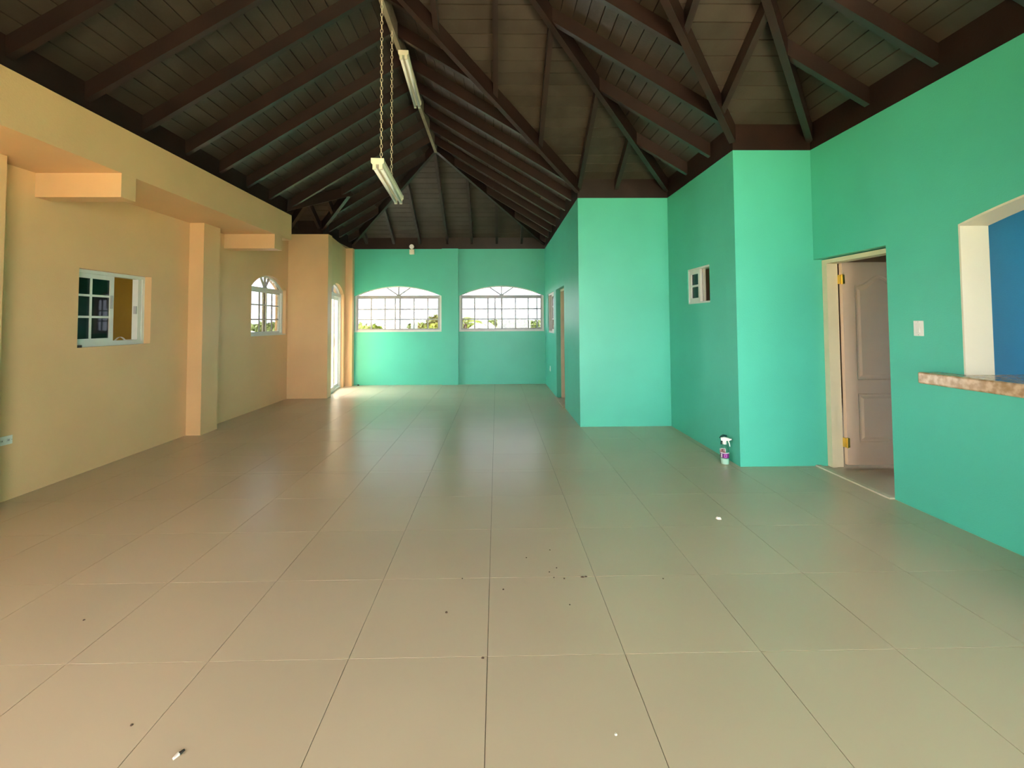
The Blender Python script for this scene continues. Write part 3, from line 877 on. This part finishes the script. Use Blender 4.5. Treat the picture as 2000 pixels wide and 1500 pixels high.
# ------------------------------------------------------------------ spray bottles
CLEAR = glass_mat('clear_bottle_plastic', (0.93, 0.98, 0.96))
LIQ = mat('pale_cleaning_liquid', (0.45, 0.70, 0.58), 0.15)
LABR = mat('red_and_white_label', (0.55, 0.03, 0.07), 0.4, 0, 30, col2=(0.75, 0.35, 0.38))
LABP = mat('purple_label', (0.10, 0.02, 0.16), 0.4, 0, 40, col2=(0.16, 0.03, 0.20))
LABW = mat('white_label_print', (0.75, 0.72, 0.78), 0.5)
LABM = mat('pink_label_emblem', (0.55, 0.10, 0.50), 0.5)
TRIGD = mat('dark_teal_plastic', (0.01, 0.07, 0.07), 0.4)
def spray_bottle(loc, rz, label, labelm, trig):
    r = empty('spray_bottle', loc, rz); tag(r, label, 'spray bottle', 'spray bottles at the foot of the green wall')
    prof = [(0.030, 0.0), (0.040, 0.004), (0.041, 0.02), (0.041, 0.135), (0.038, 0.155), (0.028, 0.175), (0.017, 0.19), (0.015, 0.205)]
    b = MB().lathe(prof, 24).build('bottle_body', CLEAR, r, smooth=True)
    MB().lathe([(0.038, 0.004), (0.0385, 0.02), (0.0385, 0.058)], 24).build('liquid', LIQ, b)
    lab = MB()
    def band(z0, z1, a0, a1, rad, m, nm, par):
        mb = MB(); n = 14
        vs = []
        for z in (z0, z1):
            for k in range(n + 1):
                a = a0 + (a1 - a0) * k / n
                vs.append((rad * math.cos(a), rad * math.sin(a), z))
        mb.add(vs, [(k, k + 1, n + 2 + k, n + 1 + k) for k in range(n)])
        return mb.build(nm, m, par)
    lb = band(0.066, 0.112, -2.9, -0.1, 0.0416, labelm, 'label_band', r)
    band(0.112, 0.120, -2.9, -0.1, 0.0416, LABW, 'label_stripe', lb)
    band(0.070, 0.108, -2.55, -2.25, 0.0420, LABW, 'label_print', lb)
    if trig is WHITE:
        band(0.074, 0.104, -1.85, -1.15, 0.0420, LABM, 'label_emblem', lb)
        band(0.082, 0.096, -1.65, -1.35, 0.0424, LABP, 'label_emblem', lb)
    MB().lathe([(0.019, 0.198), (0.019, 0.222), (0.015, 0.226)], 18).build('collar', trig, r)
    hd = MB(); sec = [(-0.030, 0.232), (0.052, 0.238), (0.055, 0.250), (0.046, 0.262), (0.0, 0.272), (-0.034, 0.262)]
    hd.prism_xz(sec, -0.013, 0.013); hd.build('spray_head', trig, r, bevel=0.003)
    MB().prism_xz([(0.030, 0.238), (0.040, 0.238), (0.050, 0.205), (0.053, 0.178), (0.047, 0.178), (0.042, 0.204)], -0.007, 0.007).build('trigger', trig, r)
    MB().tube([(0.052, 0, 0.249), (0.066, 0, 0.249)], 0.008, 10).build('nozzle', trig, r)
    MB().prism_xz([(-0.012, 0.220), (0.014, 0.220), (0.02, 0.24), (-0.018, 0.24)], -0.012, 0.012).build('neck', trig, r)
    return r
spray_bottle((2.315, 4.58, 0), -0.35, 'clear spray bottle with purple label and white trigger', LABP, WHITE)
spray_bottle((2.358, 4.672, 0), -2.6, 'clear spray bottle with red label and dark trigger', LABR, TRIGD)

# ------------------------------------------------------------------ scraps on the floor
def scrap(name, x, y, size, m, label, group, flat=0.5, rz=0.0, cat='debris', n=7, sx=1.0):
    mb = MB()
    ring0 = [(size * sx * math.cos(2 * math.pi * k / n) * random.uniform(.75, 1.1), size * math.sin(2 * math.pi * k / n) * random.uniform(.75, 1.1)) for k in range(n)]
    mb.hexa([(a, b, 0) for a, b in ring0], [(a * .6, b * .6, size * flat) for a, b in ring0])
    o = mb.build(name, m, None)
    o.location = (x, y, 0.0); o.rotation_euler = (0, 0, rz)
    tag(o, label, cat, group)
    return o
CRUMB = mat('brown_crumb', (0.10, 0.06, 0.035), 0.8, 0.3, 30)
PALE = mat('pale_chip', (0.80, 0.76, 0.68), 0.6, 0.1, 20)
for (x, y, sz) in [(-0.259, 2.305, .008), (-0.067, 1.995, .007), (0.029, 2.491, .006), (0.299, 2.654, .005), (0.318, 2.596, .005), (0.375, 2.584, .006),
                   (0.332, 2.905, .005), (0.346, 2.696, .005), (0.176, 2.816, .005), (0.368, 2.35, .005), (-0.202, 2.6, .005), (0.932, 2.569, .005), (-2.034, 2.292, .006), (-1.329, 1.701, .006)]:
    scrap('crumb', x, y, sz, CRUMB, 'tiny brown crumb lying on the beige tiles', 'brown crumbs on the floor')
for (x, y, sz) in [(0.481, 2.597, .007), (0.500, 2.601, .006)]:
    scrap('crumb', x, y, sz, CRUMB, 'dark brown crumb in the touching pair on the tiles', 'touching pair of crumbs', sx=1.6)
x, y = 1.625, 3.322; scrap('paper_chip', x, y, .022, PALE, 'white chip lying on tiles before the green wall', None, flat=.6)
x, y = 0.412, 1.624; scrap('paper_chip', x, y, .006, PALE, 'tiny white chip alone on the near tiles', None)
x, y = -3.226, 10.58; scrap('dark_lump', x, y - 0.03, .028, DARKBIT, 'small black lump at the foot of green back wall', None, flat=.9)
x, y = -1.078, 1.584
sc = empty('wrapper_scrap', (x, y, 0), math.radians(62)); tag(sc, 'small torn wrapper, half white and half dark', 'wrapper')
MB().hexa([(-.020, -.006, 0.001), (0, -.007, 0.001), (0, .007, 0.001), (-.018, .005, .001)], [(-.018, -.004, .006), (0, -.005, .007), (0, .005, .007), (-.016, .003, .005)]).build('white_end', PALE, sc)
MB().hexa([(0, -.006, 0.001), (.018, -.004, 0.001), (.02, .004, 0.001), (0, .006, .001)], [(0, -.005, .006), (.016, -.003, .005), (.018, .003, .004), (0, .004, .006)]).build('dark_end', DARKBIT, sc)
# tape curling on the sliding window's sill, dark stopper at its corner
tp = MB(); n = 10
vs = []
for k in range(n + 1):
    yy = 4.95 + 0.22 * k / n; zz = 1.278 + (0.035 * math.sin(math.pi * min(1, k / 6)) if k < 7 else 0.004)
    vs += [(XW - 0.095, yy, zz), (XW - 0.075, yy, zz + 0.002)]
tp.add(vs, [(2 * k, 2 * k + 1, 2 * k + 3, 2 * k + 2) for k in range(n)])
tpo = tp.build('tape_strip', PALE, None); tag(tpo, 'loose pale strip curling on the sliding window track', 'tape')
sd = tpo.modifiers.new('thickness', 'SOLIDIFY'); sd.thickness = 0.002
o = box('rubber_stopper', DARKBIT, None, XW - 0.07, XW - 0.01, 4.425, 4.485, 1.225, 1.25, bevel=0.004)
tag(o, 'dark block on the sill corner of the sliding window', 'stopper')

# ------------------------------------------------------------------ outside
g = MB().box(-160, 160, YN - 60, 260, -3.7, -3.6).build('ground', GROUND); struct(g, 'dry grassy ground outside')
b = MB().box(-6.6, -3.55, 8.6, 13.0, -0.3, -0.03).build('balcony_floor', PLASTER); struct(b, 'pale balcony floor outside the glass door')
b = MB().box(-6.6, -6.5, 8.6, 13.0, -0.03, 0.95).box(-6.5, -3.75, 12.9, 13.0, -0.03, 0.95).build('balcony_parapet', PLASTER); struct(b, 'pale balcony parapet')
ver = MB().box(-4.3, 3.5, YN - 3.0, YN - 0.2, -0.12, -0.02).build('veranda_floor', TILE); struct(ver, 'veranda floor behind the camera')

def foliage(mb, c, rx, rz, n, leaf, rng):
    for _ in range(n):
        while True:
            p = Vector((rng.uniform(-1, 1), rng.uniform(-1, 1), rng.uniform(-1, 1)))
            if 0.35 < p.length < 1: break
        p = Vector((c[0] + p.x * rx, c[1] + p.y * rx, c[2] + p.z * rz))
        a = Vector((rng.gauss(0, 1), rng.gauss(0, 1), rng.gauss(0, 1))).normalized()
        b_ = a.cross(Vector((rng.gauss(0, 1), rng.gauss(0, 1), rng.gauss(0, 1)))).normalized()
        s = leaf * rng.uniform(.7, 1.3)
        mb.add([p - a * s, p + b_ * s * .5, p + a * s, p - b_ * s * .5], [(0, 1, 2, 3)])
def tree(x, y, top, r, label, leafm, seed, flat=0.75, group='trees beyond the windows', n=3000):
    rng = random.Random(seed)
    t = empty('tree', (x, y, -3.6)); tag(t, label, 'tree', group)
    ht = top + 3.6
    rz = r * flat
    MB().tube([(0, 0, 0), (rng.uniform(-.2, .2), 0, ht * .4), (0, 0, ht - rz)], [.22, .16, .1], 8).build('trunk', BARK, t, smooth=True)
    mb = MB()
    for k in range(6):
        a = rng.uniform(0, 6.28); d = r * rng.uniform(.25, .55)
        foliage(mb, (d * math.cos(a), d * math.sin(a), ht - rz * rng.uniform(.55, 1.1)), r * .55, rz * .55, n // 6, r * .085, rng)
    mb.build('crown', leafm, t)
    return t
def palm(x, y, top, label, seed=3):
    rng = random.Random(seed)
    t = empty('palm_tree', (x, y, -3.6)); tag(t, label, 'palm tree')
    ht = top + 3.6 - .5
    MB().tube([(0, 0, 0), (.08, 0, ht * .5), (0, 0, ht)], [.16, .12, .09], 8).build('trunk', BARK, t, smooth=True)
    for k in range(13):
        a = 2 * math.pi * k / 13 + rng.uniform(-.2, .2); el = rng.uniform(.1, 1.2); L = rng.uniform(1.0, 1.5)
        mb = MB(); pts = []
        for j in range(8):
            s = j / 7
            rr = L * s * math.cos(el * (1 - .5 * s)); zz = ht + L * (s * math.sin(el) - .75 * s * s)
            pts.append(Vector((rr * math.cos(a), rr * math.sin(a), zz)))
        mb.tube([tuple(p) for p in pts], .012, 5)
        side = Vector((-math.sin(a), math.cos(a), 0))
        for j in range(1, 8):
            for s_ in (-1, 1):
                for q in (0, .5):
                    p = pts[j] if q == 0 else (pts[j] + pts[j - 1]) / 2
                    e = p + side * s_ * .30 * (1 - .08 * j) + (pts[j] - pts[j - 1]).normalized() * .16 - Vector((0, 0, .10))
                    m_ = (p + e) / 2; w_ = (pts[j] - pts[j - 1]).normalized() * .025
                    mb.add([p, m_ + w_, e, m_ - w_], [(0, 1, 2, 3)])
        mb.build('frond', LEAF1, t)
def house(x, y, w_, d_, ridge_z, eave_z, label, ridge_len, rm=ROOFW):
    h_ = empty('house', (x, y, -3.6)); tag(h_, label, 'house', None)
    ez, rz = eave_z + 3.6, ridge_z + 3.6
    wl = MB().box(-w_ / 2, w_ / 2, -d_ / 2, d_ / 2, 0, ez).build('wall', PLASTER, h_)
    o_ = .5
    A = [(-w_ / 2 - o_, -d_ / 2 - o_, ez), (w_ / 2 + o_, -d_ / 2 - o_, ez), (w_ / 2 + o_, d_ / 2 + o_, ez), (-w_ / 2 - o_, d_ / 2 + o_, ez)]
    R = [(-ridge_len / 2, 0, rz), (ridge_len / 2, 0, rz)]
    MB().add(A + R, [(0, 1, 5, 4), (1, 2, 5), (2, 3, 4, 5), (3, 0, 4), (3, 2, 1, 0)]).build('roof', rm, h_)
    for xx in (-w_ * .28, w_ * .28):
        f_ = MB().box(xx - .6, xx + .6, -d_ / 2 - .04, -d_ / 2, ez - 2.0, ez - .8).build('window', ALU, h_)
        MB().box(xx - .52, xx + .52, -d_ / 2 - .05, -d_ / 2 - .04, ez - 1.92, ez - .88).build('pane', MUNT, f_)
ROOFT = mat('orange_trimmed_roof', (0.60, 0.50, 0.42), 0.8, 0.1, 5)
house(-7.9, 31, 7.0, 6.0, 1.35, -0.6, 'pale house with long hipped roof seen through window beside peach corner', 2.6, ROOFT)
house(-1.0, 33, 4.6, 5.0, 1.45, -0.5, 'pale house with peaked roof behind the palm', 1.0)
house(3.4, 42, 4.4, 5.0, 0.75, -0.6, 'pale low-roofed house outside window by green doorway', 2.6)
house(-21, 36, 9.0, 8.0, 0.9, -0.9, 'pale house outside the left arched window', 3.0)
tree(-7.0, 23, 1.75, 2.0, 'bright yellow-green bush tree near the peach corner window edge', LEAF1, 1, 1.0)
tree(-6.2, 52, 2.4, 2.4, 'broad spreading tree behind the long hipped roof', LEAF2, 2, .5)
tree(-5.3, 39, 1.5, 2.2, 'yellow-green tree right of the long hipped roof', LEAF1, 3, .8)
tree(-12.6, 55, 1.4, 3.0, 'low dull tree beyond the bush tree', LEAF2, 9, .7)
tree(0.6, 48, 1.9, 2.6, 'green tree rising behind the peaked roof', LEAF2, 4, .8)
tree(-0.9, 40, 1.6, 2.4, 'yellow-green round tree beside the peaked roof', LEAF1, 5, .8)
tree(6.4, 52, 1.35, 2.8, 'low green tree behind the low-roofed house', LEAF2, 6, .7)
tree(-2.6, 60, 1.6, 3.0, 'distant tree between palm and peaked roof', LEAF2, 12, .7)
palm(-1.55, 22, 1.9, 'young palm with spiky fronds outside the back window')
tree(-14.2, 29, 0.9, 2.2, 'yellow-green tree low outside the left arched window', LEAF1, 7, .8)
tree(-21.5, 45, 1.3, 2.4, 'tall green tree outside the left arched window', LEAF2, 8, .8)
tree(-13.6, 42, 1.6, 3.0, 'green tree seen past the glass door balcony', LEAF1, 10, .8)

for i, (x, y, top, r_) in enumerate([(-24, 62, 1.7, 3.2), (-19, 64, 1.4, 3.0), (-10, 64, 1.7, 3.2), (-6.8, 68, 1.9, 2.6), (1.6, 64, 2.0, 2.8), (5.6, 72, 2.2, 3.2), (9.2, 62, 1.8, 3.0), (-30, 60, 1.9, 3.4), (-37, 66, 1.6, 3.4)]):
    tree(x, y, top, r_, 'distant green tree in the belt beyond the roofs', LEAF2, 40 + i, .6, 'tree belt on the horizon', 1800)
